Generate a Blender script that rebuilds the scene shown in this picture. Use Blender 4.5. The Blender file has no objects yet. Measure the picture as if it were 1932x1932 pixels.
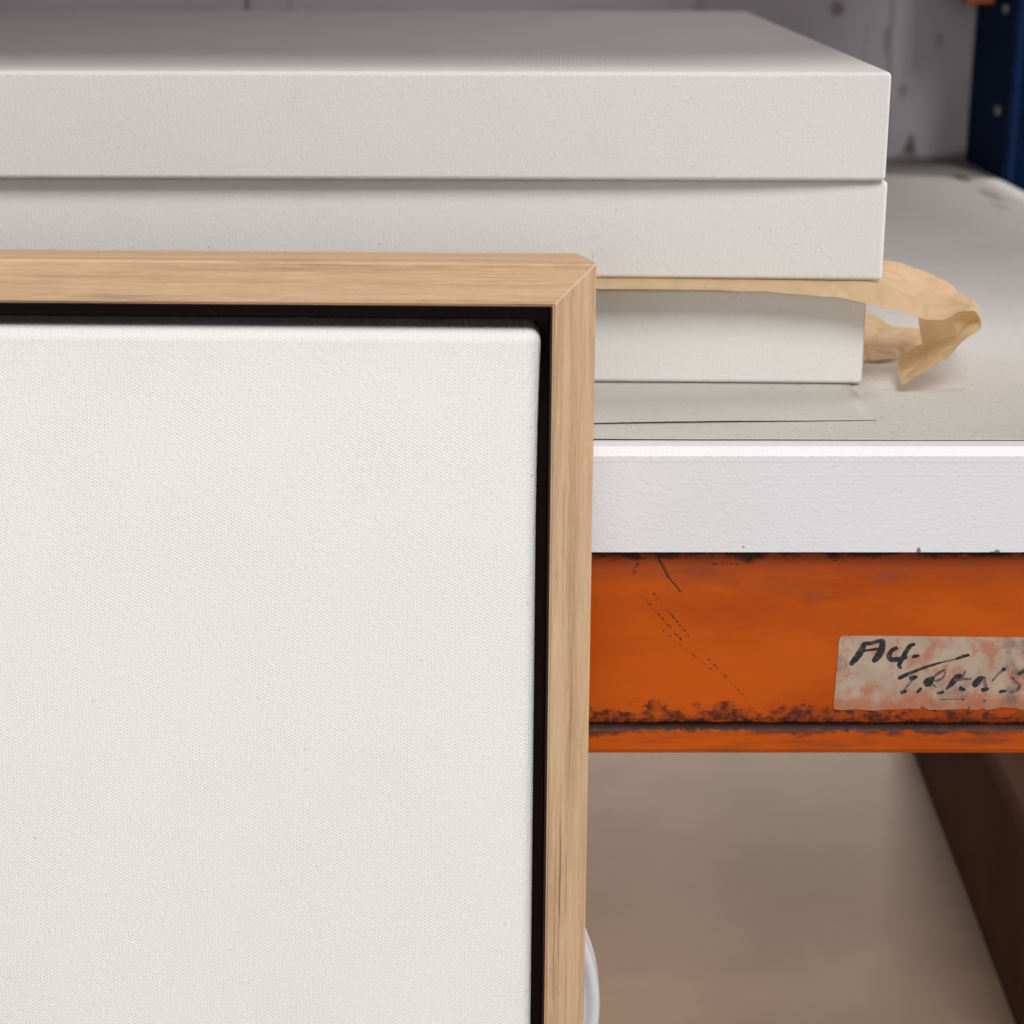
import bpy, bmesh, math, random
from mathutils import Vector, Matrix, noise as mnoise
random.seed(7)
S = bpy.context.scene
C = S.collection
R = math.radians

# ------------------------------------------------------------------ camera
CAM_H, PITCH, FPX = 0.1676, math.atan(1096 / 3500), 3500.0
cd = bpy.data.cameras.new('camera')
cam = bpy.data.objects.new('camera', cd); C.objects.link(cam)
cam.location = (0, 0, CAM_H)
cam.rotation_euler = (math.pi / 2 - PITCH, 0, 0)
cd.sensor_width = 36.0
cd.lens = 36.0 * FPX / 1932
cd.clip_start = 0.01; cd.clip_end = 50
cd.dof.use_dof = True
cd.dof.focus_distance = 0.635
cd.dof.aperture_fstop = 14.0
S.camera = cam

# ------------------------------------------------------------------ world and lamps
w = bpy.data.worlds.new('World'); S.world = w
w.use_nodes = True
bg = w.node_tree.nodes['Background']
bg.inputs[0].default_value = (0.93, 0.94, 1.0, 1)
bg.inputs[1].default_value = 0.19
def area(name, loc, target, sx, sy, power, col):
    l = bpy.data.lights.new(name, 'AREA'); l.shape = 'RECTANGLE'
    l.size = sx; l.size_y = sy; l.energy = power; l.color = col
    o = bpy.data.objects.new(name, l); C.objects.link(o)
    o.location = loc
    o.rotation_euler = (Vector(target) - Vector(loc)).to_track_quat('-Z', 'Y').to_euler()
    return o
area('ceiling_lamp', (0.30, 0.26, 2.2), (0.1, 0.60, 0), 1.3, 0.30, 8, (1.0, 0.985, 0.86))
area('doorway_light', (0.55, -1.55, 2.3), (0.1, 0.7, 0), 1.5, 1.2, 87, (1.0, 0.985, 0.975))
area('front_fill_light', (-0.2, -2.6, 0.55), (0.1, 0.8, 0), 1.6, 0.8, 16, (1.0, 0.985, 0.99))  # low frontal fill, added to reach under the frame's top rail
area('side_bay_light', (1.35, 0.95, 0.45), (0.0, 0.95, 0.10), 0.5, 0.4, 15.0, (1.0, 0.93, 0.98))
area('rear_fill_light', (0.40, 2.8, 0.12), (0.1, 0.8, -0.25), 0.42, 0.5, 135, (1.0, 0.92, 0.85))  # lamp added behind the rack to brighten the lower bay

# ------------------------------------------------------------------ exposure
S.view_settings.view_transform = 'Standard'
S.view_settings.look = 'None'
S.view_settings.exposure = 0.0
S.view_settings.gamma = 1.0
S.view_settings.use_curve_mapping = False

# ------------------------------------------------------------------ helpers
def ray(u, v):
    x = (u - 966) / FPX; y = -(v - 966) / FPX
    c, s = math.cos(PITCH), math.sin(PITCH)
    return Vector((x, c + y * s, -s + y * c))
def on_z(u, v, z):
    r = ray(u, v); return r * ((z - CAM_H) / r.z) + Vector((0, 0, CAM_H))
def on_y(u, v, y):
    r = ray(u, v); return r * (y / r.y) + Vector((0, 0, CAM_H))

def link(name, me, mat=None, parent=None):
    o = bpy.data.objects.new(name, me); C.objects.link(o)
    if mat:
        for m in (mat if isinstance(mat, (list, tuple)) else [mat]): me.materials.append(m)
    if parent: o.parent = parent
    return o
def finish(name, bm, mat, parent=None, smooth=True, wn=True):
    bmesh.ops.recalc_face_normals(bm, faces=bm.faces)
    me = bpy.data.meshes.new(name); bm.to_mesh(me); bm.free()
    if smooth:
        for p in me.polygons: p.use_smooth = True
    o = link(name, me, mat, parent)
    if wn and smooth:
        m = o.modifiers.new('normals', 'WEIGHTED_NORMAL'); m.keep_sharp = True
    return o
def tag(o, label, cat, group=None):
    o['label'] = label; o['category'] = cat
    if group: o['group'] = group
    return o
def structure(o):
    o['kind'] = 'structure'; return o
def empty(name, loc=(0, 0, 0), rot=(0, 0, 0)):
    o = bpy.data.objects.new(name, None); C.objects.link(o)
    o.location = loc; o.rotation_euler = rot; o.empty_display_size = 0.02
    return o
def box(bm, x0, x1, y0, y1, z0, z1, bev=0.0, seg=3):
    r = bmesh.ops.create_cube(bm, size=1.0)
    vs = r['verts']
    for v in vs:
        v.co = Vector(((x0 + x1) / 2 + v.co.x * (x1 - x0), (y0 + y1) / 2 + v.co.y * (y1 - y0), (z0 + z1) / 2 + v.co.z * (z1 - z0)))
    if bev > 0:
        es = list({e for v in vs for e in v.link_edges})
        bmesh.ops.bevel(bm, geom=es, offset=bev, segments=seg, affect='EDGES', profile=0.5)
def cut(bm, axis, vals):
    for t in vals:
        n = Vector((0, 0, 0)); n[axis] = 1
        p = Vector((0, 0, 0)); p[axis] = t
        bmesh.ops.bisect_plane(bm, geom=bm.verts[:] + bm.edges[:] + bm.faces[:], plane_co=p, plane_no=n)

class NT:
    def __init__(s, name, rough=0.6, spec=0.3):
        s.m = bpy.data.materials.new(name); s.m.use_nodes = True
        s.t = s.m.node_tree; s.N = s.t.nodes; s.L = s.t.links
        s.b = s.N['Principled BSDF']
        s.b.inputs['Roughness'].default_value = rough
        s.b.inputs['Specular IOR Level'].default_value = spec
        s.co = s.N.new('ShaderNodeTexCoord').outputs['Object']
    def put(s, sock, v):
        if hasattr(v, 'is_output'): s.L.new(v, sock)
        elif isinstance(v, (tuple, list)) and len(v) == 3 and sock.type == 'RGBA': sock.default_value = (*v, 1)
        else: sock.default_value = v
    def math(s, op, a, b=0.0, c=None, clamp=False):
        n = s.N.new('ShaderNodeMath'); n.operation = op; n.use_clamp = clamp
        s.put(n.inputs[0], a); s.put(n.inputs[1], b)
        if c is not None: s.put(n.inputs[2], c)
        return n.outputs[0]
    def noise(s, scale, vec=None, detail=3.0, rough=0.55, dist=0.0):
        n = s.N.new('ShaderNodeTexNoise')
        n.inputs['Scale'].default_value = scale; n.inputs['Detail'].default_value = detail
        n.inputs['Roughness'].default_value = rough; n.inputs['Distortion'].default_value = dist
        s.L.new(vec or s.co, n.inputs['Vector']); return n.outputs['Fac']
    def map(s, scale=(1, 1, 1), loc=(0, 0, 0), rot=(0, 0, 0), vec=None):
        n = s.N.new('ShaderNodeMapping')
        n.inputs['Scale'].default_value = scale; n.inputs['Location'].default_value = loc; n.inputs['Rotation'].default_value = rot
        s.L.new(vec or s.co, n.inputs['Vector']); return n.outputs[0]
    def sep(s, vec=None):
        n = s.N.new('ShaderNodeSeparateXYZ'); s.L.new(vec or s.co, n.inputs[0]); return n.outputs
    def ramp(s, f, a, b, lo=0.0, hi=1.0, smooth=True):
        n = s.N.new('ShaderNodeMapRange'); n.interpolation_type = 'SMOOTHSTEP' if smooth else 'LINEAR'; n.clamp = True
        s.put(n.inputs[0], f); s.put(n.inputs[1], a); s.put(n.inputs[2], b); s.put(n.inputs[3], lo); s.put(n.inputs[4], hi)
        return n.outputs[0]
    def mix(s, f, a, b):
        n = s.N.new('ShaderNodeMix'); n.data_type = 'RGBA'
        s.put(n.inputs[0], f); s.put(n.inputs[6], a); s.put(n.inputs[7], b); return n.outputs[2]
    def color(s, c): s.put(s.b.inputs['Base Color'], c); return s
    def rough(s, c): s.put(s.b.inputs['Roughness'], c); return s
    def bump(s, h, dist, strength=1.0):
        n = s.N.new('ShaderNodeBump'); n.inputs['Strength'].default_value = strength
        n.inputs['Distance'].default_value = dist
        s.L.new(h, n.inputs['Height']); s.L.new(n.outputs[0], s.b.inputs['Normal']); return s
    def spot(s, A, B, a0, b0, ra, rb, amp=1.6, ns=180):
        """mask of an irregular stain of half-sizes ra, rb around (a0, b0) on two object axes"""
        a = s.math('POWER', s.math('ABSOLUTE', s.math('DIVIDE', s.math('SUBTRACT', A, a0), ra)), 2.0)
        b = s.math('POWER', s.math('ABSOLUTE', s.math('DIVIDE', s.math('SUBTRACT', B, b0), rb)), 2.0)
        m = s.math('ADD', s.math('ADD', a, b), s.math('MULTIPLY', s.math('SUBTRACT', s.noise(ns), 0.5), amp))
        return s.ramp(m, 0.3, 1.3, 1, 0)
    def segment(s, p, q, wd, along='x'):
        """mask of a thin scratch between two points (x, z) of the object's own face"""
        dx, dz = q[0] - p[0], q[1] - p[1]; ln = math.hypot(dx, dz); dx /= ln; dz /= ln
        X, _, Z = s.sep()
        a = s.math('SUBTRACT', X, p[0]); b = s.math('SUBTRACT', Z, p[1])
        t = s.math('ADD', s.math('MULTIPLY', a, dx), s.math('MULTIPLY', b, dz))
        d = s.math('ABSOLUTE', s.math('SUBTRACT', s.math('MULTIPLY', a, dz), s.math('MULTIPLY', b, dx)))
        m = s.ramp(d, wd * 0.5, wd * 1.3, 1, 0)
        inside = s.math('MULTIPLY', s.math('GREATER_THAN', t, 0.0), s.math('LESS_THAN', t, ln))
        return s.math('MULTIPLY', m, inside)

# ------------------------------------------------------------------ materials
def mat_canvas(name, base, period, amp, weave=1.0, plane='xz', dirt=0.0):
    k = NT(name, rough=0.75, spec=0.22)
    X, Y, Z = k.sep()
    P, Q = (X, Z) if plane == 'xz' else (X, Y)
    wob = k.math('MULTIPLY', k.math('SUBTRACT', k.noise(190, detail=3), 0.5), 5.0)
    wob2 = k.math('MULTIPLY', k.math('SUBTRACT', k.noise(170, k.map(loc=(3, 1, 2)), detail=3), 0.5), 5.0)
    f = 2 * math.pi / period
    sx = k.math('SINE', k.math('ADD', k.math('MULTIPLY', P, f), wob))
    sz = k.math('SINE', k.math('ADD', k.math('MULTIPLY', Q, f * 0.9), wob2))
    dg = k.math('SINE', k.math('ADD', k.math('ADD', k.math('MULTIPLY', P, f * 0.56), k.math('MULTIPLY', Q, f * 1.0)), wob))
    va = k.ramp(k.noise(38, detail=3), 0.35, 0.65, 0.6, 1.0)
    vb = k.ramp(k.noise(33, k.map(loc=(9, 9, 9)), detail=3), 0.35, 0.65, 0.6, 1.0)
    h = k.math('ADD', k.math('MULTIPLY', k.math('MULTIPLY', sx, sz), 0.30), k.math('MULTIPLY', k.math('MULTIPLY', sx, va), 0.36))
    h = k.math('MULTIPLY', k.math('ADD', h, k.math('MULTIPLY', k.math('MULTIPLY', dg, vb), 0.34)), weave)
    h = k.math('ADD', h, k.math('MULTIPLY', k.noise(800, k.map(scale=(1, 1, 0.5)), detail=4, rough=0.65), 3.0))
    slub = k.ramp(k.noise(650, k.map(scale=(1, 1, 0.45), loc=(5, 5, 5)), detail=1), 0.72, 0.80)
    h = k.math('ADD', h, k.math('MULTIPLY', slub, 1.6))
    k.bump(h, amp, 1.0)
    n = k.noise(9, detail=4)
    c = k.mix(k.ramp(n, 0.35, 0.7), base, tuple(x * y for x, y in zip(base, (0.98, 0.98, 0.982))))
    if dirt:
        sm = k.ramp(k.noise(26, k.map(scale=(1, 1, 2.2)), detail=5, rough=0.65), 0.60, 0.80, 0, dirt)
        c = k.mix(sm, c, tuple(x * 0.80 for x in base))
        sp = k.ramp(k.noise(900, detail=1), 0.80, 0.83, 0, 0.6)
        c = k.mix(sp, c, (0.22, 0.17, 0.13))
    k.color(c)
    return k.m
M_FRAMED = mat_canvas('primed_canvas_weave', (0.865, 0.858, 0.818), 0.00112, 0.00010)
M_STACK = mat_canvas('primed_canvas_smooth', (0.705, 0.688, 0.660), 0.00105, 0.00010, weave=0.45, dirt=0.35)

YF, LEAN, ROLL, FRAME_W = 0.567, 5.0, 0.42, 0.46
FRAME_H = (on_y(1126.0, 497.0, YF).z + 0.5595) / math.cos(R(LEAN))
def mat_wood(name, axis, tone=1.0):
    k = NT(name, rough=0.55, spec=0.3)
    sc = {'x': (0.016, 1, 1), 'z': (1, 1, 0.016)}[axis]
    v = k.map(scale=sc)
    broad = k.noise(210, k.map(scale={'x': (0.022, 1, 1), 'z': (1, 1, 0.022)}[axis], loc=(.7, .3, .1)), detail=4, dist=0.3)
    fine = k.noise(1150, k.map(scale={'x': (0.04, 1, 1), 'z': (1, 1, 0.04)}[axis]), detail=4, rough=0.75)
    dash = k.ramp(k.noise(1000, k.map(scale={'x': (0.07, 1, 1), 'z': (1, 1, 0.07)}[axis], loc=(3, 6, 2)), detail=3, rough=0.7), 0.58, 0.70)
    vein = k.noise(420, k.map(scale=sc, loc=(2, 4, 1)), detail=3, dist=0.35)
    pores = k.ramp(k.noise(1250, k.map(scale={'x': (0.014, 1, 1), 'z': (1, 1, 0.014)}[axis]), detail=3, rough=0.65), 0.54, 0.65)
    pmask = k.ramp(k.noise(160, k.map(scale=sc, loc=(8, 8, 8)), detail=2), 0.42, 0.62)
    t = tone
    c = k.mix(k.ramp(broad, 0.3, 0.7), (0.655 * t, 0.438 * t, 0.262 * t), (0.540 * t, 0.338 * t, 0.196 * t))
    c = k.mix(k.ramp(vein, 0.50, 0.70, 0, 0.55), c, (0.440 * t, 0.250 * t, 0.140 * t))
    c = k.mix(k.ramp(fine, 0.45, 0.65, 0, 0.55), c, (0.75 * t, 0.52 * t, 0.31 * t))
    c = k.mix(k.math('MULTIPLY', pores, k.math('MULTIPLY', pmask, 0.85)), c, (0.24 * t, 0.13 * t, 0.075 * t))
    c = k.mix(k.math('MULTIPLY', dash, 0.34), c, (0.30 * t, 0.165 * t, 0.092 * t))
    X, Y, Z = k.sep()
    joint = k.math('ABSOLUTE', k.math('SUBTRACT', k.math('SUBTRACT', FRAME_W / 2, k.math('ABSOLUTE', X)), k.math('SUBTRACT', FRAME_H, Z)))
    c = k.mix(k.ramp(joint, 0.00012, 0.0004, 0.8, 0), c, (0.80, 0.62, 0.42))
    k.color(c)
    h = k.math('SUBTRACT', k.math('MULTIPLY', fine, 0.6), k.math('MULTIPLY', pores, 0.5))
    k.bump(h, 0.00012, 0.8)
    return k.m
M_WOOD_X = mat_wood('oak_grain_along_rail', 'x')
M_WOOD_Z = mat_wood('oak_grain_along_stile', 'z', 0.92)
k = NT('black_rebate', rough=0.6, spec=0.2)
k.color(k.mix(k.noise(300), (0.026, 0.012, 0.009), (0.034, 0.016, 0.012))); M_BLACK = k.m

# white painted shelf edge: roller stipple
k = NT('white_roller_paint', rough=0.45, spec=0.35)
st = k.noise(620, detail=3, rough=0.6, dist=0.7)
st2 = k.noise(1500, k.map(loc=(1, 2, 3)), detail=2)
ln = k.ramp(k.noise(260, k.map(scale=(0.02, 1, 3.5)), detail=2), 0.60, 0.72)
h = k.math('ADD', k.math('ADD', st, k.math('MULTIPLY', st2, 0.35)), k.math('MULTIPLY', ln, 0.16))
k.bump(h, 0.00021, 1.0)
X, Y, Z = k.sep()
seam = k.ramp(k.math('ABSOLUTE', k.math('ADD', Z, 0.0049)), 0.00004, 0.00014, 1, 0)
spk = k.ramp(k.noise(700, k.map(loc=(4, 4, 4)), detail=1), 0.79, 0.82, 0, 0.35)
c = k.mix(k.ramp(k.noise(14, detail=4), 0.35, 0.7), (0.76, 0.76, 0.775), (0.735, 0.735, 0.75))
c = k.mix(k.math('MULTIPLY', seam, 0.32), c, (0.30, 0.29, 0.29))
c = k.mix(spk, c, (0.45, 0.42, 0.38))
for u, v, ra, rb, col in ((1733, 1039, .0009, .0013, (0.10, 0.11, 0.08)), (1881, 1041, .0010, .0008, (0.12, 0.11, 0.10)), (1872, 1043, .0012, .0006, (0.2, 0.2, 0.18)), (1403, 1032, .0005, .0005, (0.3, 0.29, 0.27))):
    p = on_y(u, v, 0.6075)
    c = k.mix(k.math('MULTIPLY', k.spot(X, Z, p.x, p.z, ra, rb, 1.2, 900), 0.85), c, col)
k.color(c); M_SHELF = k.m

def mat_paper(name, a, b, speck=0.5, streak=0.4, stains=()):
    k = NT(name, rough=0.85, spec=0.12)
    c = k.mix(k.ramp(k.noise(18, detail=5, rough=0.6), 0.3, 0.7), a, b)
    sm = k.ramp(k.noise(11, k.map(scale=(0.5, 1.6, 1), loc=(.2, .4, 0)), detail=5, rough=0.65), 0.55, 0.75, 0, streak)
    c = k.mix(sm, c, tuple(x * 0.78 for x in a))
    fl = k.ramp(k.noise(1000, k.map(scale=(1, 0.8, 1)), detail=2), 0.63, 0.71, 0, speck)
    c = k.mix(fl, c, (0.16, 0.12, 0.07))
    sp = k.ramp(k.noise(420, k.map(scale=(0.6, 1, 1), loc=(7, 3, 1)), detail=1), 0.735, 0.775, 0, speck)
    c = k.mix(sp, c, (0.18, 0.14, 0.10))
    for u, v, ra, rb, st in stains:
        p = on_z(u, v, 0.0); X, Y, _ = k.sep()
        c = k.mix(k.math('MULTIPLY', k.spot(X, Y, p.x, p.y, ra, rb, 1.4, 120), st), c, (0.12, 0.095, 0.07))
    k.color(c)
    k.bump(k.noise(900, detail=4), 0.00006, 0.7)
    return k.m
M_LINER = mat_paper('grey_lining_paper', (0.535, 0.520, 0.480), (0.505, 0.490, 0.450), stains=((1815, 337, .006, .022, .85), (1868, 368, .005, .034, .45), (1885, 390, .004, .02, .3), (1740, 300, .05, .018, .55), (1790, 303, .03, .012, .6), (1745, 738, .02, .004, .12)))
M_SHEET = mat_paper('pale_grey_paper', (0.525, 0.508, 0.472), (0.495, 0.478, 0.442))
M_BROWN = mat_paper('brown_kraft_board', (0.158, 0.104, 0.067), (0.138, 0.088, 0.056), 0.5, 0.5)
M_DARK = mat_paper('shade_brown_cardboard', (0.100, 0.052, 0.032), (0.086, 0.043, 0.026), 0.2, 0.3)  # shadow tone put into the brown of the box
M_DARK.node_tree.nodes['Principled BSDF'].inputs['Specular IOR Level'].default_value = 0.02
M_HARD = mat_paper('dark_hardboard', (0.085, 0.052, 0.036), (0.075, 0.045, 0.03), 0.2, 0.3)

# kraft paper strip: lets a little light through
k = NT('kraft_paper', rough=0.7, spec=0.2)
c = k.mix(k.ramp(k.noise(120, detail=4), 0.3, 0.7), (0.68, 0.50, 0.315), (0.61, 0.44, 0.27))
k.color(c)
vor = k.N.new('ShaderNodeTexVoronoi'); vor.feature = 'DISTANCE_TO_EDGE'; vor.inputs['Scale'].default_value = 85
k.L.new(k.map(scale=(1, 0.7, 1), vec=None), vor.inputs['Vector'])
crease = k.ramp(vor.outputs['Distance'], 0.0, 0.22)
k.bump(k.math('ADD', k.math('MULTIPLY', crease, 0.8), k.noise(260, detail=5)), 0.0008, 0.7)
tr = k.N.new('ShaderNodeBsdfTranslucent'); tr.inputs[0].default_value = (0.80, 0.57, 0.27, 1)
mx = k.N.new('ShaderNodeMixShader'); mx.inputs[0].default_value = 0.33
out = k.N['Material Output']
k.L.new(k.b.outputs[0], mx.inputs[1]); k.L.new(tr.outputs[0], mx.inputs[2]); k.L.new(mx.outputs[0], out.inputs[0])
M_KRAFT = k.m

# ------------------------------------------------------------------ the room: floor and back wall
bm = bmesh.new(); box(bm, -2.5, 2.5, -4, 4, -0.62, -0.56)
k = NT('concrete_floor', rough=0.8); k.color(k.mix(k.noise(6, detail=5), (0.20, 0.19, 0.18), (0.26, 0.25, 0.24)))
structure(finish('floor', bm, k.m, smooth=False))

Y_WALL = 1.436
k = NT('dirty_white_panel', rough=0.7, spec=0.2)
X, Y, Z = k.sep()
c = k.mix(k.ramp(k.noise(5, detail=5), 0.3, 0.7), (0.52, 0.50, 0.52), (0.46, 0.44, 0.46))
sm = k.ramp(k.noise(30, k.map(scale=(1.3, 1, 0.6)), detail=3), 0.64, 0.74, 0, 0.55)
c = k.mix(sm, c, (0.20, 0.17, 0.14))
def wall_seam(k, x, wd): return k.ramp(k.math('ABSOLUTE', k.math('SUBTRACT', k.math('ADD', X, k.math('MULTIPLY', k.noise(25), 0.004)), x)), wd * 0.4, wd, 1, 0)
for x, wd, s in ((on_y(466, 10, Y_WALL).x, 0.0025, 0.8), (on_y(545, 10, Y_WALL).x, 0.0015, 0.5), (on_y(1676, 150, Y_WALL).x, 0.003, 0.35)):
    c = k.mix(k.math('MULTIPLY', wall_seam(k, x + 0.002, wd), s), c, (0.12, 0.11, 0.11))
for u, v, rx, rz, s in ((1718, 270, .004, .007, .9), (1579, 16, .006, .006, .8), (1716, 285, .006, .005, .9), (1672, 75, .003, .012, .5), (1703, 170, .004, .006, .5), (1772, 78, .004, .008, .4)):
    p = on_y(u, v, Y_WALL)
    c = k.mix(k.math('MULTIPLY', k.spot(X, Z, p.x, p.z, rx, rz), s * 0.75), c, (0.10, 0.075, 0.055))
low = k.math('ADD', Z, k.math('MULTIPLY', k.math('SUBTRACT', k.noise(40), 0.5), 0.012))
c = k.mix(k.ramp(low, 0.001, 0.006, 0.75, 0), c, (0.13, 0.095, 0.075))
k.color(c)
bm = bmesh.new(); box(bm, -2.0, 0.40, Y_WALL, Y_WALL + 0.012, -0.034, 0.9)
tag(finish('back_panel', bm, k.m, smooth=False), 'stained white panel wall at the back of the shelf behind the stacked canvases', 'wall panel')

# ------------------------------------------------------------------ the rack: posts and orange beams
rack = tag(empty('pallet_rack', (0, 0.62, -0.56)), 'steel storage rack with scuffed orange beam under the white shelf and dark blue posts', 'storage rack')
ZR = -0.56; YR = 0.62
k = NT('dark_blue_steel', rough=0.75, spec=0.08)
k.color(k.mix(k.ramp(k.noise(40, detail=4), 0.3, 0.7), (0.004, 0.018, 0.062), (0.003, 0.012, 0.045))); M_BLUE = k.m
k = NT('bolt_zinc', rough=0.35, spec=0.6); k.color(k.mix(k.noise(300), (0.42, 0.43, 0.46), (0.30, 0.31, 0.34)))
k.b.inputs['Metallic'].default_value = 0.6; M_ZINC = k.m

def post(x0, y0, y1, flip):
    """roll-formed upright: a C section open to the rear or the front, with stiffening lips and slots marked by bolts"""
    bm = bmesh.new()
    x1 = x0 + 0.09
    t = 0.0025
    box(bm, x0, x0 + t, y0, y1, ZR, 1.2, 0.0006, 2)                       # cheek seen from the bay
    box(bm, x1 - t, x1, y0, y1, ZR, 1.2, 0.0006, 2)
    ya, yb = (y0, y0 + t) if flip else (y1 - t, y1)
    box(bm, x0 + t * 0.6, x1 - t * 0.6, ya, yb, ZR, 1.2, 0.0006, 2)        # web
    yl = y1 if flip else y0
    d = -1 if flip else 1
    for xa, xb in ((x0 + 0.0005, x0 + 0.0065), (x1 - 0.0065, x1 - 0.0005)):
        box(bm, xa, xb, min(yl, yl + d * t), max(yl, yl + d * t), ZR, 1.2, 0.0006, 2)   # return lips
    for v in bm.verts: v.co -= Vector((0, YR, ZR))
    return finish('upright', bm, M_BLUE, rack)
rear = post(0.3468, 1.318, 1.4352, False)
front = post(0.3468, 0.640, 0.706, True)
for z in (0.046, 0.116, 0.186, 0.256):
    bm = bmesh.new()
    r = bmesh.ops.create_cone(bm, cap_ends=True, segments=12, radius1=0.0035, radius2=0.0028, depth=0.004)
    bmesh.ops.rotate(bm, verts=bm.verts, cent=(0, 0, 0), matrix=Matrix.Rotation(math.pi / 2, 3, 'Y'))
    for v in bm.verts: v.co += Vector((0.3457, 1.342 - YR, z - ZR))
    finish('bolt', bm, M_ZINC, rear)

# orange beam material: paint, rust along both edges, diagonal scuffs
YB = 0.6125                                    # beam front face
Z_TOP, Z_GROOVE, Z_BOT = -0.0377, on_y(0, 1369, YB).z, on_y(0, 1424, YB - 0.0016).z
def bo(u, v):                                   # beam-face point (x, z) in the beam's own space
    p = on_y(u, v, YB); return (p.x, p.z - ZR)
def mat_orange():
    k = NT('scuffed_orange_paint', rough=0.5, spec=0.22)
    X, Y, Z0 = k.sep()
    Z = k.math('ADD', Z0, ZR)
    patch = k.noise(22, k.map(scale=(0.5, 1, 1.4)), detail=4, rough=0.6)
    c = k.mix(k.ramp(patch, 0.3, 0.7), (0.52, 0.086, 0.0010), (0.39, 0.056, 0.0010))
    # redder weathered paint near the top edge
    topm = k.math('ADD', Z, k.math('MULTIPLY', k.math('SUBTRACT', k.noise(60, k.map(scale=(0.5, 1, 1)), detail=4), 0.5), 0.022))
    c = k.mix(k.ramp(topm, Z_TOP - 0.016, Z_TOP - 0.004, 0, 0.75), c, (0.30, 0.055, 0.012))
    # grey-violet rubbed patches
    rub = k.ramp(k.noise(70, k.map(scale=(0.6, 1, 1), loc=(3, 0, 3)), detail=4), 0.56, 0.72, 0, 0.40)
    c = k.mix(k.math('MULTIPLY', rub, k.ramp(topm, Z_TOP - 0.028, Z_TOP - 0.012)), c, (0.17, 0.05, 0.03))
    # streaks
    stv = k.ramp(k.noise(90, k.map(scale=(0.16, 1, 1.4), loc=(1, 0, 6)), detail=5, rough=0.7), 0.57, 0.70, 0, 0.28)
    c = k.mix(stv, c, (0.20, 0.045, 0.015))
    n1 = k.math('SUBTRACT', k.noise(150, k.map(scale=(0.55, 1, 1)), detail=6, rough=0.75), 0.5)
    n2 = k.math('SUBTRACT', k.noise(330, k.map(scale=(0.6, 1, 0.7), loc=(2, 2, 2)), detail=5, rough=0.75), 0.5)
    n3 = k.math('SUBTRACT', k.noise(38, k.map(loc=(6, 1, 2)), detail=2), 0.5)
    jag = k.math('ADD', k.math('ADD', k.math('MULTIPLY', n1, 0.024), k.math('MULTIPLY', n2, 0.010)), k.math('MULTIPLY', n3, 0.016))
    # brown-violet rust creeping up from the groove
    d = k.math('SUBTRACT', k.math('SUBTRACT', Z, Z_GROOVE), jag)
    above = k.math('GREATER_THAN', Z, Z_GROOVE)
    rust = k.math('MULTIPLY', k.ramp(d, 0.0050, 0.0072, 1, 0), above)
    c = k.mix(k.math('MULTIPLY', rust, k.ramp(k.noise(260, detail=4), 0.38, 0.62, 0.25, 0.92)), c, (0.050, 0.016, 0.011))
    d2 = k.math('ABSOLUTE', k.math('SUBTRACT', k.math('SUBTRACT', Z, Z_GROOVE), k.math('MULTIPLY', n2, 0.006)))
    c = k.mix(k.ramp(d2, 0.0006, 0.0016, 0.95, 0), c, (0.016, 0.008, 0.005))
    # lower lip: dark rub under its top arris
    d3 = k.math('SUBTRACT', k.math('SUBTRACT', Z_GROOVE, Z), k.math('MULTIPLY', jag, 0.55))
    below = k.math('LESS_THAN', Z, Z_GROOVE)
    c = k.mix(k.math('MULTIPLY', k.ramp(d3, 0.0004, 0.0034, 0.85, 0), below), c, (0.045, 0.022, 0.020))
    lip = k.ramp(k.noise(75, k.map(scale=(0.2, 1, 1.8), loc=(5, 0, 1)), detail=4), 0.56, 0.68, 0, 0.6)
    c = k.mix(k.math('MULTIPLY', lip, below), c, (0.14, 0.040, 0.018))
    # top edge grime
    d4 = k.math('ADD', k.math('SUBTRACT', Z_TOP, Z), k.math('MULTIPLY', jag, 0.5))
    c = k.mix(k.ramp(d4, 0.0010, 0.0034, 0.93, 0), c, (0.028, 0.011, 0.008))
    # scratches and the two dotted diagonal scuffs
    dots = k.ramp(k.noise(900, detail=2, rough=0.6), 0.49, 0.57)
    for p, q, wd, dotted in (((1206, 1118), (1290, 1212), 0.00042, True), ((1232, 1118), (1300, 1200), 0.00040, True),
                             ((1250, 1190), (1345, 1265), 0.00030, True), ((1310, 1215), (1412, 1322), 0.00034, True),
                             ((1240, 1048), (1262, 1090), 0.0006, False), ((1262, 1090), (1285, 1117), 0.00035, False),
                             ((1340, 1064), (1405, 1064), 0.0005, True), ((1203, 1062), (1196, 1085), 0.0007, True)):
        m = k.segment(bo(*p), bo(*q), wd)
        if dotted: m = k.math('MULTIPLY', m, dots)
        c = k.mix(k.math('MULTIPLY', m, 0.85), c, (0.06, 0.022, 0.014))
    k.color(c)
    k.rough(k.ramp(rust, 0, 1, 0.48, 0.85))
    k.bump(k.math('ADD', k.math('MULTIPLY', k.noise(500, detail=3), 0.3), k.math('MULTIPLY', rust, -0.4)), 0.0002, 0.7)
    return k.m
M_ORANGE = mat_orange()
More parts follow.
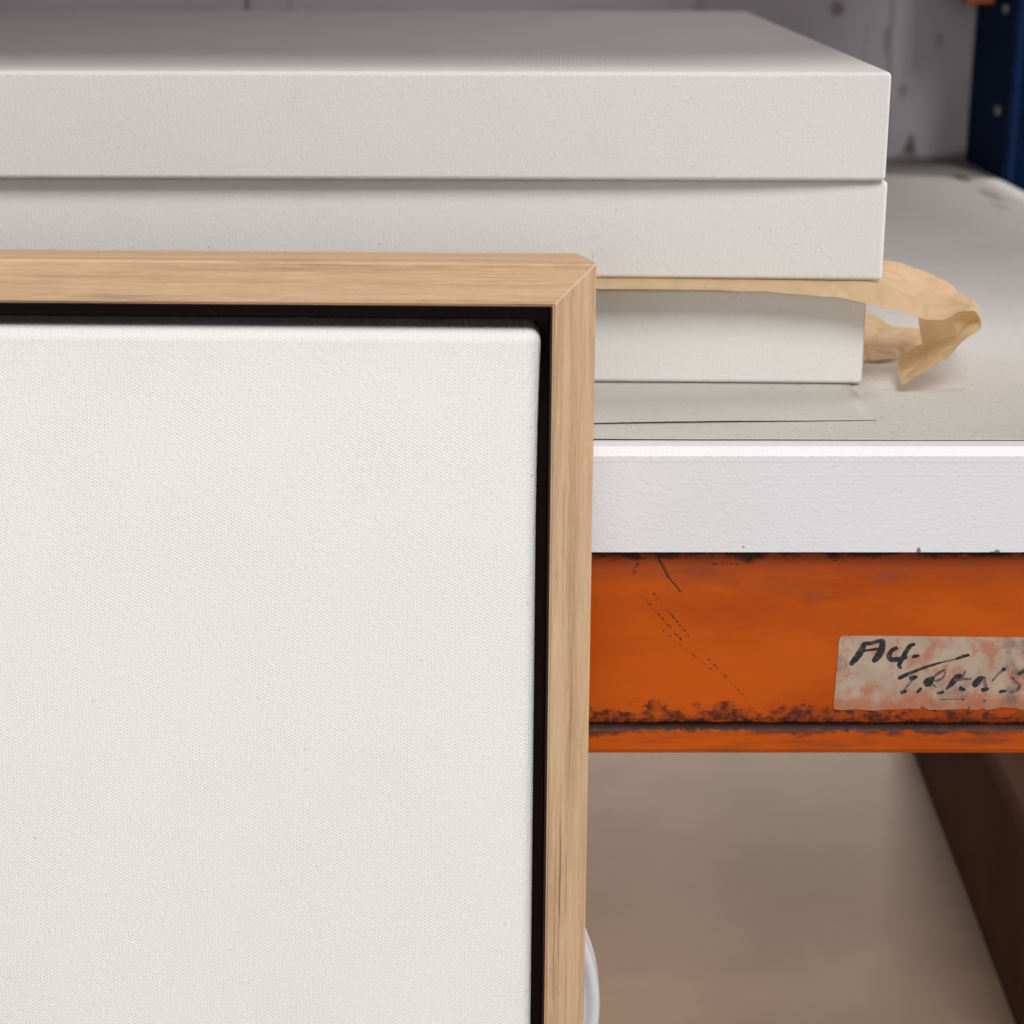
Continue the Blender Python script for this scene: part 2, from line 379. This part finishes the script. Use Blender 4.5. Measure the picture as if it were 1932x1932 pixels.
def beam_mesh(zt, x0=-1.1, x1=0.352, hidden=False, back=False, ymirror=None):
    """box beam with a rolled lip along its lower edge"""
    g = Z_GROOVE - Z_TOP; b = Z_BOT - Z_TOP
    prof = [(0.0035, 0), (0.0012, -0.0004), (0.0, -0.0022), (0.0, g + 0.0030), (0.0006, g + 0.0012), (0.0014, g + 0.0002), (-0.0004, g - 0.0001), (-0.0012, g - 0.0005), (-0.0016, g - 0.0016),
            (-0.0016, b + 0.0022), (-0.0010, b + 0.0006), (0.0002, b), (0.045, b), (0.045, 0)]
    bm = bmesh.new()
    loops = []
    n = 2
    for i in range(n):
        x = x0 + (x1 - x0) * i / (n - 1)
        loops.append([bm.verts.new((x, YB + p[0] - YR, zt + p[1] - ZR)) for p in prof])
    for i in range(n - 1):
        for j in range(len(prof)):
            j2 = (j + 1) % len(prof)
            bm.faces.new((loops[i][j], loops[i][j2], loops[i + 1][j2], loops[i + 1][j]))
    bm.faces.new(loops[0]); bm.faces.new(loops[-1][::-1])
    return bm
beam = finish('beam', beam_mesh(Z_TOP), M_ORANGE, rack, smooth=False)
k = NT('plain_orange_paint', rough=0.5, spec=0.4)
k.color(k.mix(k.noise(60, detail=4), (0.40, 0.085, 0.008), (0.30, 0.060, 0.010))); M_ORANGE2 = k.m
Z_UP = 0.338                                    # underside of the deck above this bay
upper = beam.copy(); upper.data = beam.data.copy(); C.objects.link(upper); upper.parent = rack
upper.data.materials.clear(); upper.data.materials.append(M_ORANGE2); upper.location = (0, 0, Z_UP - Z_TOP)
lower = upper.copy(); C.objects.link(lower); lower.parent = rack; lower.location = (0, 0, -0.3513 - Z_TOP)
for zt in (Z_UP, -0.3513):
    r = upper.copy(); C.objects.link(r); r.parent = rack; r.location = (0, 1.432 - 0.045 - YB, zt - Z_TOP)
bm = bmesh.new()                                # hook plate of the rear cross tie on the rear post
p = on_y(1853, 8, 1.352)
box(bm, p.x - 0.012, p.x + 0.009, 1.352, 1.3685, p.z, p.z + 0.16, 0.0015, 2)
for v in bm.verts: v.co -= Vector((0, YR, ZR))
finish('hook_plate', bm, M_ORANGE2, rack)

# sticker with handwriting, glued on the beam: strokes in sticker drawing units -> beam face
def sk(x, y): return (1533.3 + 0.20635 * x, 1158.5 + 0.20635 * y)
k = NT('worn_sticker_paper', rough=0.6, spec=0.25)
X, Y, Z0 = k.sep(); Z = k.math('ADD', Z0, ZR)
c = k.mix(k.ramp(k.noise(90, detail=4), 0.3, 0.7), (0.46, 0.36, 0.265), (0.39, 0.29, 0.215))
st = k.ramp(k.noise(120, k.map(scale=(1, 1, 0.75), rot=(0, 0.5, 0)), detail=5, rough=0.68), 0.47, 0.63, 0, 0.78)
c = k.mix(st, c, (0.42, 0.14, 0.080))
zb = on_y(0, 1332, YB).z
lowm = k.math('ADD', k.math('SUBTRACT', Z, zb), k.math('MULTIPLY', k.math('SUBTRACT', k.noise(170, detail=4), 0.5), 0.016))
c = k.mix(k.ramp(lowm, 0.0005, 0.0080, 0.75, 0), c, (0.40, 0.125, 0.055))
gx = k.math('ADD', k.math('SUBTRACT', X, bo(*sk(1800, 600))[0]), k.math('MULTIPLY', k.math('SUBTRACT', k.noise(140, detail=4), 0.5), 0.02))
gs = k.math('MULTIPLY', k.ramp(gx, -0.004, 0.002), k.ramp(k.noise(160, k.map(loc=(3, 3, 1)), detail=4), 0.42, 0.60, 0, 0.7))
c = k.mix(gs, c, (0.15, 0.11, 0.085))
sm = k.ramp(k.noise(60, k.map(loc=(9, 1, 4)), detail=4), 0.60, 0.72, 0, 0.5)
c = k.mix(sm, c, (0.14, 0.075, 0.065))
k.color(c); k.bump(k.noise(300, detail=4), 0.00015, 0.6); M_STICK = k.m
k = NT('black_marker_ink', rough=0.5, spec=0.3)
k.color(k.mix(k.ramp(k.noise(420, detail=4), 0.45, 0.70), (0.022, 0.021, 0.024), (0.070, 0.062, 0.060))); M_INK = k.m
k = NT('faded_marker_ink', rough=0.6, spec=0.3)
k.color(k.mix(k.ramp(k.noise(420, detail=4), 0.40, 0.62), (0.085, 0.070, 0.068), (0.20, 0.14, 0.12))); M_INK2 = k.m

bm = bmesh.new()
outl = []
cx, cy, rr = 290, 250, 52
for a in range(0, 91, 15): outl.append((cx - rr * math.cos(R(a)), cy - rr * math.sin(R(a))))
outl += [(600, 199), (1100, 204), (1600, 209), (2100, 214), (2600, 219), (2600, 900)]
rng = random.Random(3)
xb = 2560
while xb > 1000:
    outl.append((xb, 868 + rng.uniform(-14, 10) + (-16 if 1700 < xb < 1900 else 0))); xb -= rng.uniform(35, 70)
outl += [(990, 838), (975, 866), (880, 860), (800, 868), (660, 872), (560, 880), (440, 872), (400, 862), (330, 872), (235, 872)]
for a in range(0, 91, 30): outl.append((214 - 24 * math.sin(R(a)), 848 + 24 * math.cos(R(a))))
outl += [(200, 700), (218, 500)]
th = 0.00045
front_v, back_v = [], []
for x, y in outl:
    px, pz = bo(*sk(x, y))
    front_v.append(bm.verts.new((px, YB - th - YR, pz))); back_v.append(bm.verts.new((px, YB + 0.0003 - YR, pz)))
bm.faces.new(front_v)
for i in range(len(outl)):
    j = (i + 1) % len(outl)
    bm.faces.new((front_v[i], front_v[j], back_v[j], back_v[i]))
bmesh.ops.recalc_face_normals(bm, faces=bm.faces)
def stroke(pts, wd, mi=1, layer=[0]):
    layer[0] += 1
    y = YB - th - 0.00003 - layer[0] * 0.000004 - YR
    w = wd if isinstance(wd, (list, tuple)) else [wd] * len(pts)
    P = []
    for i in range(len(pts) - 1):
        for s in range(6):
            t = s / 6; P.append((pts[i][0] + (pts[i + 1][0] - pts[i][0]) * t, pts[i][1] + (pts[i + 1][1] - pts[i][1]) * t, w[i] + (w[i + 1] - w[i]) * t))
    P.append((*pts[-1], w[-1]))
    for _ in range(3):
        P = [P[0]] + [tuple((P[i - 1][j] + 2 * P[i][j] + P[i + 1][j]) / 4 for j in range(3)) for i in range(1, len(P) - 1)] + [P[-1]]
    L, Rr = [], []
    for i, (x, yy, wi) in enumerate(P):
        a = P[max(i - 1, 0)]; b = P[min(i + 1, len(P) - 1)]
        dx, dy = b[0] - a[0], b[1] - a[1]; l = math.hypot(dx, dy) or 1
        nx, ny = -dy / l, dx / l
        e = 0.5 * wi * (1 + rng.uniform(-.10, .10))
        if i in (0, len(P) - 1): e *= 0.6
        L.append((x + nx * e, yy + ny * e)); Rr.append((x - nx * e, yy - ny * e))
    def vv(q): px, pz = bo(*sk(*q)); return bm.verts.new((px, y, pz))
    L = [vv(q) for q in L]; Rr = [vv(q) for q in Rr]
    for i in range(len(L) - 1):
        f = bm.faces.new((L[i], L[i + 1], Rr[i + 1], Rr[i])); f.material_index = mi
        f.normal_update()
        if f.normal.y > 0: f.normal_flip()
def dot(x, y, r, mi=1): stroke([(x - r * .8, y + r * .1), (x, y), (x + r * .8, y - r * .1)], [r * 1.0, r * 1.7, r * 1.0], mi)
# "A4."
stroke([(340, 462), (400, 395), (450, 320), (470, 262)], [38, 62, 62, 40])
stroke([(455, 268), (540, 262), (620, 238), (655, 240)], [40, 34, 40, 30])
stroke([(640, 236), (632, 310), (595, 385), (545, 432)], [52, 62, 66, 40])
stroke([(430, 335), (510, 325), (610, 312)], [30, 22, 26])
stroke([(775, 298), (715, 330), (690, 385), (712, 415), (790, 408), (865, 388)], [38, 42, 48, 46, 48, 30])
stroke([(935, 268), (885, 285), (845, 350), (800, 430), (782, 470), (812, 495)], [26, 42, 44, 44, 34, 18])
stroke([(905, 388), (940, 380), (972, 374)], [28, 34, 20])
# long bar and "TRANS"
stroke([(778, 586), (880, 538), (1050, 472), (1180, 436)], [36, 30, 26, 18])
stroke([(1180, 436), (1300, 408)], [18, 18], 2)
stroke([(1300, 408), (1380, 380), (1432, 368)], [18, 32, 24])
stroke([(880, 590), (920, 575), (958, 568)], [46, 50, 16])
stroke([(912, 600), (860, 655), (835, 690)], [18, 14, 16], 2)
stroke([(800, 718), (832, 704), (862, 698)], [30, 34, 18])
stroke([(1015, 640), (1060, 615), (1105, 570)], [60, 84, 34])
stroke([(1105, 570), (1160, 525), (1215, 500)], [20, 26, 18], 2)
stroke([(1215, 520), (1195, 575), (1140, 605), (1105, 600)], [14, 20, 22, 14], 2)
stroke([(1095, 640), (1130, 668)], [20, 14], 2)
stroke([(948, 712), (975, 690), (992, 668)], [26, 32, 18])
stroke([(1365, 560), (1310, 570), (1270, 630), (1215, 682)], [34, 58, 52, 18])
stroke([(1130, 722), (1165, 714), (1200, 704)], [14, 28, 22])
stroke([(1395, 510), (1372, 560), (1366, 600)], [16, 18, 16], 2)
stroke([(1290, 600), (1380, 588), (1455, 588)], [22, 20, 12], 2)
stroke([(1335, 672), (1362, 680), (1395, 688)], [46, 40, 18])
stroke([(1462, 655), (1500, 618), (1530, 582), (1580, 580)], [46, 72, 50, 22])
stroke([(1565, 580), (1572, 625), (1585, 665)], [28, 26, 26], 2)
stroke([(1538, 688), (1570, 684), (1608, 674)], [34, 42, 22])
stroke([(1635, 610), (1690, 545), (1745, 500)], [16, 18, 22], 2)
dot(1745, 500, 22)
stroke([(1700, 708), (1735, 698), (1768, 700)], [24, 30, 16])
stroke([(1810, 560), (1840, 600), (1895, 640), (1870, 690), (1800, 712)], [18, 26, 30, 28, 16], 2)
stroke([(1870, 545), (1940, 510), (2040, 480)], [26, 34, 20])
stroke([(1960, 600), (2010, 650), (1960, 700)], [20, 30, 20])
stroke([(1150, 776), (1260, 772), (1360, 770)], [6, 9, 8], 2)
dot(1372, 774, 12); dot(1425, 850, 14, 2); dot(1568, 786, 18, 2)
me = bpy.data.meshes.new('label_sticker'); bm.to_mesh(me); bm.free()
st = link('label_sticker', me, [M_STICK, M_INK, M_INK2], beam)
st['label'] = 'worn beige sticker with smudged black handwriting'

# ------------------------------------------------------------------ shelf boards
def board(name, x0, x1, y0, y1, z1, th, mat, bev):
    bm = bmesh.new(); box(bm, x0, x1, y0, y1, -th, 0)
    es = [e for e in bm.edges if all(v.co.z > -1e-6 for v in e.verts) and abs(e.verts[0].co.y - e.verts[1].co.y) < 1e-6]
    bmesh.ops.bevel(bm, geom=es, offset=bev, segments=1, affect='EDGES')
    o = finish(name, bm, mat, smooth=False); o.location = (0, 0, z1); return o
Y_SH = 0.6075
tag(board('shelf_board', -1.05, 0.345, Y_SH, 1.4345, 0.0, 0.0372, M_SHELF, 0.0028), 'thick white shelf board with a bright sloped front edge, lying on the orange beam', 'shelf board')
tag(board('deck_board', -1.05, 0.345, Y_SH, 1.4345, Z_UP + 0.0374, 0.0372, M_SHELF, 0.0028), 'white shelf board of the bay above the canvases, above the picture', 'shelf board')
tag(board('lower_board', -1.05, 0.345, 0.606, 1.43, -0.3135, 0.0376, M_HARD, 0.002), 'dark brown board in the bay below the orange beam', 'shelf board')

# lining paper: one sheet over the whole shelf, another on top with a lifted front edge
def sheet(name, fl, fr, yback, xr_back, xl_back, z, lift, mat, seed):
    bm = bmesh.new(); nx, ny = 90, 24
    g = []
    for j in range(ny + 1):
        t = (j / ny) ** 2.2; row = []
        for i in range(nx + 1):
            s = i / nx
            f = fl.lerp(fr, s); b = Vector((xl_back + (xr_back - xl_back) * s, yback, 0))
            p = f.lerp(b, t)
            d = (p - f).length
            zz = z + lift * min(1, (1 - s) * 9) * math.exp(-d / 0.010) * (0.75 + 0.6 * mnoise.noise(Vector((p.x * 9, seed, 0)))) + 0.00012 * (1 + mnoise.noise(Vector((p.x * 30, p.y * 30, seed))))
            yy = p.y + (0.0007 * mnoise.noise(Vector((p.x * 14, seed, 5))) if j == 0 else 0)
            row.append(bm.verts.new((p.x, yy, zz)))
        g.append(row)
    for j in range(ny):
        for i in range(nx): bm.faces.new((g[j][i], g[j][i + 1], g[j + 1][i + 1], g[j + 1][i]))
    o = finish(name, bm, mat, wn=False)
    m = o.modifiers.new('thickness', 'SOLIDIFY'); m.thickness = 0.0002; m.offset = 1
    return o
fl = on_z(0, 831, 0); fr = on_z(1932, 832.5, 0); dr = (fr - fl).normalized()
fl = fl - dr * 0.8; fr = fr + dr * ((0.341 - fr.x) / dr.x)
tag(sheet('lining_paper', fl, fr, 1.433, 0.343, -1.0, 0.0003, 0.0004, M_LINER, 1.3), 'speckled greenish grey paper lining the whole top of the white shelf', 'lining paper')
a, b = on_z(1127, 799, 0.001), on_z(1655, 790.5, 0.001); d2 = (b - a).normalized()
tag(sheet('paper_sheet', a - d2 * 0.45, b, 1.30, b.x - 0.006, -0.35, 0.0006, 0.0006, M_SHEET, 4.1), 'smaller grey paper sheet under the canvas stack with its thin front edge lifted', 'paper sheet')

# ------------------------------------------------------------------ the stack of canvases
def canvas(name, fr_px, z0, h, w, d, yaw, mat, sag, label, seed, bow=0.0):
    """wrapped canvas; origin at its front right bottom corner"""
    bm = bmesh.new(); box(bm, -w, 0, 0, d, 0, h, 0.0019, 4)
    cut(bm, 1, [0.004, 0.009, 0.016, 0.026, 0.036, 0.044, 0.052, 0.062, 0.075, 0.1, 0.15, d - 0.15, d - 0.05])
    cut(bm, 0, [-0.006, -0.012, -0.02, -0.03, -0.05, -0.075, -0.1, -0.15, -0.2, -0.3, -0.4])
    cut(bm, 2, [h * 0.3, h * 0.6])
    for v in bm.verts:
        x, y, z = v.co
        if z > h - 1e-5 and 0.003 < y < d - 0.003 and x < -0.003:
            e = min(y, d - y, -x)
            if e < 0.044: v.co.z -= sag * math.sin(e / 0.044 * math.pi / 2)
            else: v.co.z -= sag * (1 + 0.55 * (1 - math.exp(-(e - 0.044) / 0.015)))
        if y < 0.004: v.co.y += bow * (1 - math.exp(min(0, x) / 0.045))
        if y < 1e-5: v.co.y += 0.0007 * mnoise.noise(Vector((x * 7, z * 20, seed)))
    o = finish(name, bm, mat)
    o.location = (fr_px.x, fr_px.y, z0); o.rotation_euler = (0, 0, -R(yaw))
    return tag(o, label, 'canvas', 'blank canvases stacked on the shelf')
Y3 = 0.7000
T3 = 0.0405; T2 = 0.0379
p3 = on_z(1627, 725.5, 0.0013)
z3 = 0.0013
p2 = on_y(1665, 531, p3.y - 0.0085); z2 = p2.z
p1 = on_y(1671.5, 342.5, p2.y - 0.0030); z1 = p1.z
h3 = on_y(1636, 547, p3.y).z - z3
h2 = z1 - z2 - 0.0002
h1 = on_y(1681, 136, p1.y).z - z1
pf, pb = on_z(1681, 140, z1 + h1), on_z(1410, 22, z1 + h1)
d1 = (pb - pf).length
print('depth', d1, math.degrees(math.atan2(pb.x - pf.x, pb.y - pf.y)))
print('stack', p3, p2, p1, 'z', z3, z2, z1, 'h', h3, h2, h1)
canvas('blank_canvas', p3, z3, h3, 0.50, 0.40, 1.2, M_STACK, 0.0004, 'bottom white canvas of the stack, under the brown paper and set back from those above', 1.0, 0.0015)
canvas('blank_canvas', p2, z2, h2, 0.52, 0.40, 1.5, M_STACK, 0.0003, 'middle white canvas of the stack, lying on the brown paper strip', 2.0, 0.0040)
canvas('blank_canvas', p1, z1, h1, 0.52, d1, 1.3, M_STACK, 0.0016, 'topmost white canvas of the stack, its whole grey-shaded top face in view', 3.0)

# ------------------------------------------------------------------ kraft paper strip between the lower canvases
def P(u, v, y): return on_y(u, v, y)
yf, yk = p3.y - 0.0145, p3.y + 0.040
zt = z2 - 0.0006
front_pts = [Vector((-0.30, yf + 0.016, zt - 0.0022)), Vector((-0.05, yf + 0.006, zt - 0.0022)), P(1130, 545, yf + .001), P(1400, 549, yf + .0005), P(1576, 561, yf), P(1638, 575, yf), P(1712, 590, yf), P(1770, 599, yf), P(1812, 588, yf + .002), P(1836, 588, yf + .004), P(1850, 608, yf + .004), P(1846, 624, yf + .003), P(1802, 663, yf), P(1735, 710, yf), P(1701, 726, yf + .003)]
ridge = [Vector((-0.30, p3.y + 0.008, zt)), Vector((-0.05, p3.y - 0.0020, zt)), P(1130, 532, p2.y - .001), P(1400, 533, p2.y - .001), P(1576, 534, p2.y - .001), P(1646, 535, p2.y - .001), P(1712, 562, yf + .0055), P(1775, 582, yf + .005), P(1820, 574, yf + .013), P(1842, 578, yf + .012), P(1850, 600, yf + .012), P(1832, 612, yf + .010), P(1802, 647, yf + .012), P(1735, 688, yf + .014), P(1694, 708, yf + .016)]
back_pts = [Vector((-0.30, yk, zt)), Vector((-0.05, yk, zt)), Vector((0.05, yk, zt)), Vector((0.09, yk, zt)), Vector((0.12, yk, zt)), P(1668, 491, yk), P(1725, 505, yk), P(1779, 527, yk), P(1815, 552, yk), P(1836, 569, yk), P(1840, 584, yk - .004), P(1800, 602, yk - .014), P(1802, 630, yk - .014), P(1733, 654, yk - .012), P(1697, 669, yk - .008)]
def catmull(pts, n=5):
    o = []
    for i in range(len(pts) - 1):
        a, b, c, d = pts[max(i - 1, 0)], pts[i], pts[i + 1], pts[min(i + 2, len(pts) - 1)]
        for s in range(n):
            t = s / n
            o.append(0.5 * ((2 * b) + (c - a) * t + (2 * a - 5 * b + 4 * c - d) * t * t + (3 * b - a - 3 * c + d) * t ** 3))
    o.append(pts[-1].copy()); return o
F, G, B = catmull(front_pts), catmull(ridge), catmull(back_pts)
bm = bmesh.new(); rows = []
NV = 10
for i in range(len(F)):
    row = []
    for j in range(NV + 1):
        t = j / NV
        if t < 0.3:
            q = F[i].lerp(G[i], t / 0.3)
        else: q = G[i].lerp(B[i], (t - 0.3) / 0.7)
        free = max(0.0, min(1.0, (i - 26) / 6))
        n = mnoise.noise(q * 75) * 0.0013 + (abs(mnoise.noise(q * 120)) - 0.25) * 0.0022 + mnoise.noise(q * 260) * 0.0004
        q = q + Vector((0, 0.3, 1)) * n * free
        if i > 12 and j == 0: q.z += 0.0007 * mnoise.noise(Vector((q.x * 110, 3, 1)))
        q.z = max(q.z, 0.0014)
        row.append(bm.verts.new(q))
    rows.append(row)
for i in range(len(rows) - 1):
    for j in range(NV): bm.faces.new((rows[i][j], rows[i + 1][j], rows[i + 1][j + 1], rows[i][j + 1]))
# the inner ply that hangs behind the curl, down to the shelf
top_l = [P(1700, 585, yk - .002), P(1745, 594, yk - .002), P(1780, 588, yk - .003), P(1847, 580, yk - .006)]
bot_l = [P(1716, 640, yk + .002), P(1748, 650, yk - .002), P(1778, 648, yk - .004), P(1832, 626, yk - .006)]
TT, BB = catmull(top_l, 4), catmull(bot_l, 4)
pr = None
for a, b in zip(TT[3:], BB[3:]):
    cr = []
    for j in range(7):
        q = a.lerp(b, j / 6); q.y += 0.003 * math.sin(j / 6 * math.pi) + 0.0015 * mnoise.noise(q * 120); q.z = max(q.z, 0.0012)
        cr.append(bm.verts.new(q))
    if pr:
        for j in range(6): bm.faces.new((pr[j], cr[j], cr[j + 1], pr[j + 1]))
    pr = cr
ft = catmull([on_z(u, v, .0024) for u, v in ((1630, 580), (1660, 600), (1690, 615), (1727, 621), (1754, 630))], 4)
fb = catmull([on_z(u, v, .0022) for u, v in ((1630, 678), (1660, 678), (1698, 676), (1718, 662), (1747, 648))], 4)
pr = None                                         # the tail of the strip lying on the shelf
for a, b in zip(ft, fb):
    cr = []
    for j in range(7):
        q = a.lerp(b, j / 6); q.z += 0.0012 * mnoise.noise(q * 90) + 0.0008 * math.sin(j / 6 * math.pi); q.z = max(q.z, 0.0013)
        cr.append(bm.verts.new(q))
    if pr:
        for j in range(6): bm.faces.new((pr[j], cr[j], cr[j + 1], pr[j + 1]))
    pr = cr
for i in range(22, len(rows) - 1):                # sharp crease where the front margin is bent down
    e = bm.edges.get((rows[i][3], rows[i + 1][3]))
    if e: e.smooth = False
me_o = finish('kraft_paper', bm, M_KRAFT, wn=False)
tag(me_o, 'crumpled brown kraft paper strip sticking out between the canvases and curling down to the shelf', 'brown paper')

# ------------------------------------------------------------------ lower bay: brown package and darker box in place of a shadow
bm = bmesh.new()
ZP = -0.273
box(bm, -0.50, 0.333, 0.611, 1.40, -0.040, 0, 0.003, 3)
o = finish('cardboard_package', bm, M_BROWN); o.location = (0, 0, ZP)
tag(o, 'large flat brown cardboard package lying under the orange beam', 'package')
bm = bmesh.new()
c0, c1 = on_z(1901, 1909, ZP), on_z(1720, 1428, ZP)
yaw = math.atan2(c1.x - c0.x, c1.y - c0.y)
box(bm, 0, 0.105, 0, 0.40, 0, 0.083, 0.006, 4)  # dark box built where a soft brown shadow lies
box(bm, 0.002, 0.103, 0.3945, 0.3985, 0.080, 0.225, 0.0012, 2)      # unseen rear flap, added to keep the rear lamp off the box top
o = finish('shade_box', bm, M_DARK); o.location = (c0.x - 0.0015, c0.y - 0.05, ZP + 0.0002); o.rotation_euler = (0, 0, -yaw)
tag(o, 'dark brown box standing in for a soft shadow on the right end of the flat package', 'box')

# ------------------------------------------------------------------ white round lid behind the frame
k = NT('white_plastic', rough=0.3, spec=0.5); k.color(k.mix(k.noise(30), (0.74, 0.75, 0.78), (0.70, 0.71, 0.74))); M_PLAST = k.m
bm = bmesh.new()
cl = on_y(758, 1885, 0.5985); ax = on_y(1131, 1885, 0.5985)
rad = (ax - cl).x
prof = [(0.0, -0.0045), (rad - 0.0060, -0.0045), (rad - 0.0045, -0.0050), (rad - 0.0032, -0.0062), (rad - 0.0012, -0.0064), (rad - 0.0002, -0.0054), (rad, -0.0040), (rad, 0.0040), (rad - 0.001, 0.0050), (0.0, 0.0050)]
nseg = 96; rings = []
for r_, y in prof:
    if r_ == 0: rings.append([bm.verts.new((0, y, 0))])
    else: rings.append([bm.verts.new((r_ * math.cos(2 * math.pi * i / nseg), y, r_ * math.sin(2 * math.pi * i / nseg))) for i in range(nseg)])
for a, b in zip(rings, rings[1:]):
    for i in range(nseg):
        j = (i + 1) % nseg
        if len(a) == 1: bm.faces.new((a[0], b[i], b[j]))
        elif len(b) == 1: bm.faces.new((a[i], b[0], a[j]))
        else: bm.faces.new((a[i], b[i], b[j], a[j]))
o = finish('plastic_lid', bm, M_PLAST); o.location = cl
tag(o, 'round white plastic lid with raised rim, mostly hidden behind the wooden frame', 'lid')

# ------------------------------------------------------------------ the wooden floater frame
corner = on_y(1126.0, 497.0, YF)
FW, FH, RW, FD = FRAME_W, FRAME_H, 0.01335, 0.040
rot = (Matrix.Rotation(R(-LEAN), 3, 'X') @ Matrix.Rotation(R(ROLL), 3, 'Y'))
frame = tag(empty('picture_frame'), 'pale oak floater frame with mitred corner standing in front of the shelf', 'picture frame')
frame.rotation_euler = rot.to_euler()
frame.location = corner - rot @ Vector((FW / 2, 0, FH))
def rail(pts, mat, sharp):
    """pts: four (x, z) corners of the mitred front face, extruded back"""
    bm = bmesh.new()
    f = [bm.verts.new((x, 0, z)) for x, z in pts]; b = [bm.verts.new((x, FD, z)) for x, z in pts]
    bm.faces.new(f); bm.faces.new(b[::-1])
    for i in range(4):
        j = (i + 1) % 4; bm.faces.new((f[i], b[i], b[j], f[j]))
    bmesh.ops.recalc_face_normals(bm, faces=bm.faces)
    bm.edges.ensure_lookup_table()
    longs, mit = [], []
    for e in bm.edges:
        a, c_ = e.verts[0].co, e.verts[1].co
        ix = [i for i, p_ in enumerate(pts) if any(abs(q.x - p_[0]) < 1e-7 and abs(q.z - p_[1]) < 1e-7 for q in (a, c_))]
        if abs(a.y - c_.y) < 1e-7 and sorted(ix) in ([0, 1], [2, 3]): longs.append(e)
    bmesh.ops.bevel(bm, geom=longs, offset=0.0007, segments=3, affect='EDGES')
    for v in bm.verts:                            # outer corners sanded rounder towards the back
        for sx in (-1, 1):
            du, dw = hw - sx * v.co.x, FH - v.co.z
            if du < 0.003 and dw < 0.003:
                k_ = 0.0048 * v.co.y / FD
                v.co.x -= sx * k_
    return finish('rail', bm, mat, frame, smooth=False)
hw = FW / 2
g_ = 0.000004
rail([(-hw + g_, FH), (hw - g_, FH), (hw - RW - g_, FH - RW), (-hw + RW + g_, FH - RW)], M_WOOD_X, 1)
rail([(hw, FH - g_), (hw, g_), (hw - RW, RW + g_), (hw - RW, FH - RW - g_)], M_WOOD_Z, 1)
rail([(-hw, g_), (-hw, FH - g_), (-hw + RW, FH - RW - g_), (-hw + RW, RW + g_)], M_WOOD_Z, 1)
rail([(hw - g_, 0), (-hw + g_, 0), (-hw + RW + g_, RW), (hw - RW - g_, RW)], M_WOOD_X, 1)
# black lining of the rebate: four thin inner faces and the back plate
bm = bmesh.new(); xi, zi0, zi1 = hw - RW, RW, FH - RW
t = 0.0006
box(bm, xi - t, xi + 0.0002, 0.0016, FD - 0.004, zi0, zi1); box(bm, -xi - 0.0002, -xi + t, 0.0016, FD - 0.004, zi0, zi1)
box(bm, -xi + t, xi - t, 0.0016, FD - 0.004, zi1 - t, zi1 + 0.0002); box(bm, -xi + t, xi - t, 0.0016, FD - 0.004, zi0 - 0.0002, zi0 + t)
box(bm, -xi, xi, FD - 0.0045, FD - 0.0015, zi0, zi1)
finish('rebate_lining', bm, M_BLACK, frame, smooth=False)
# the canvas floating inside
GAP_R, GAP_T = 0.0045, 0.0080
cw = 2 * (xi - GAP_R); ch = zi1 - GAP_T - zi0 - 0.0042
bm = bmesh.new(); box(bm, -cw, 0, 0, 0.029, -ch, 0, 0.0044, 8)
cut(bm, 2, [-0.012, -0.03, -0.06]); cut(bm, 0, [-0.008, -0.02])
for v in bm.verts:                                # folded corner is a little bulkier than the sides
    x, y, z = v.co
    if x > -0.006 and z > -0.06: v.co.x += 0.0012 * max(0, 1 - (-z) / 0.06) ** 2 * min(1, y / 0.003)
    if z > -0.004 and y > 0.02: v.co.z += 0.0006
o = finish('framed_canvas', bm, M_FRAMED)
o.rotation_euler = rot.to_euler()
o.location = frame.location + rot @ Vector((xi - GAP_R, 0.0055, zi1 - GAP_T))
tag(o, 'large blank white canvas with woven texture floating inside the oak frame', 'canvas')
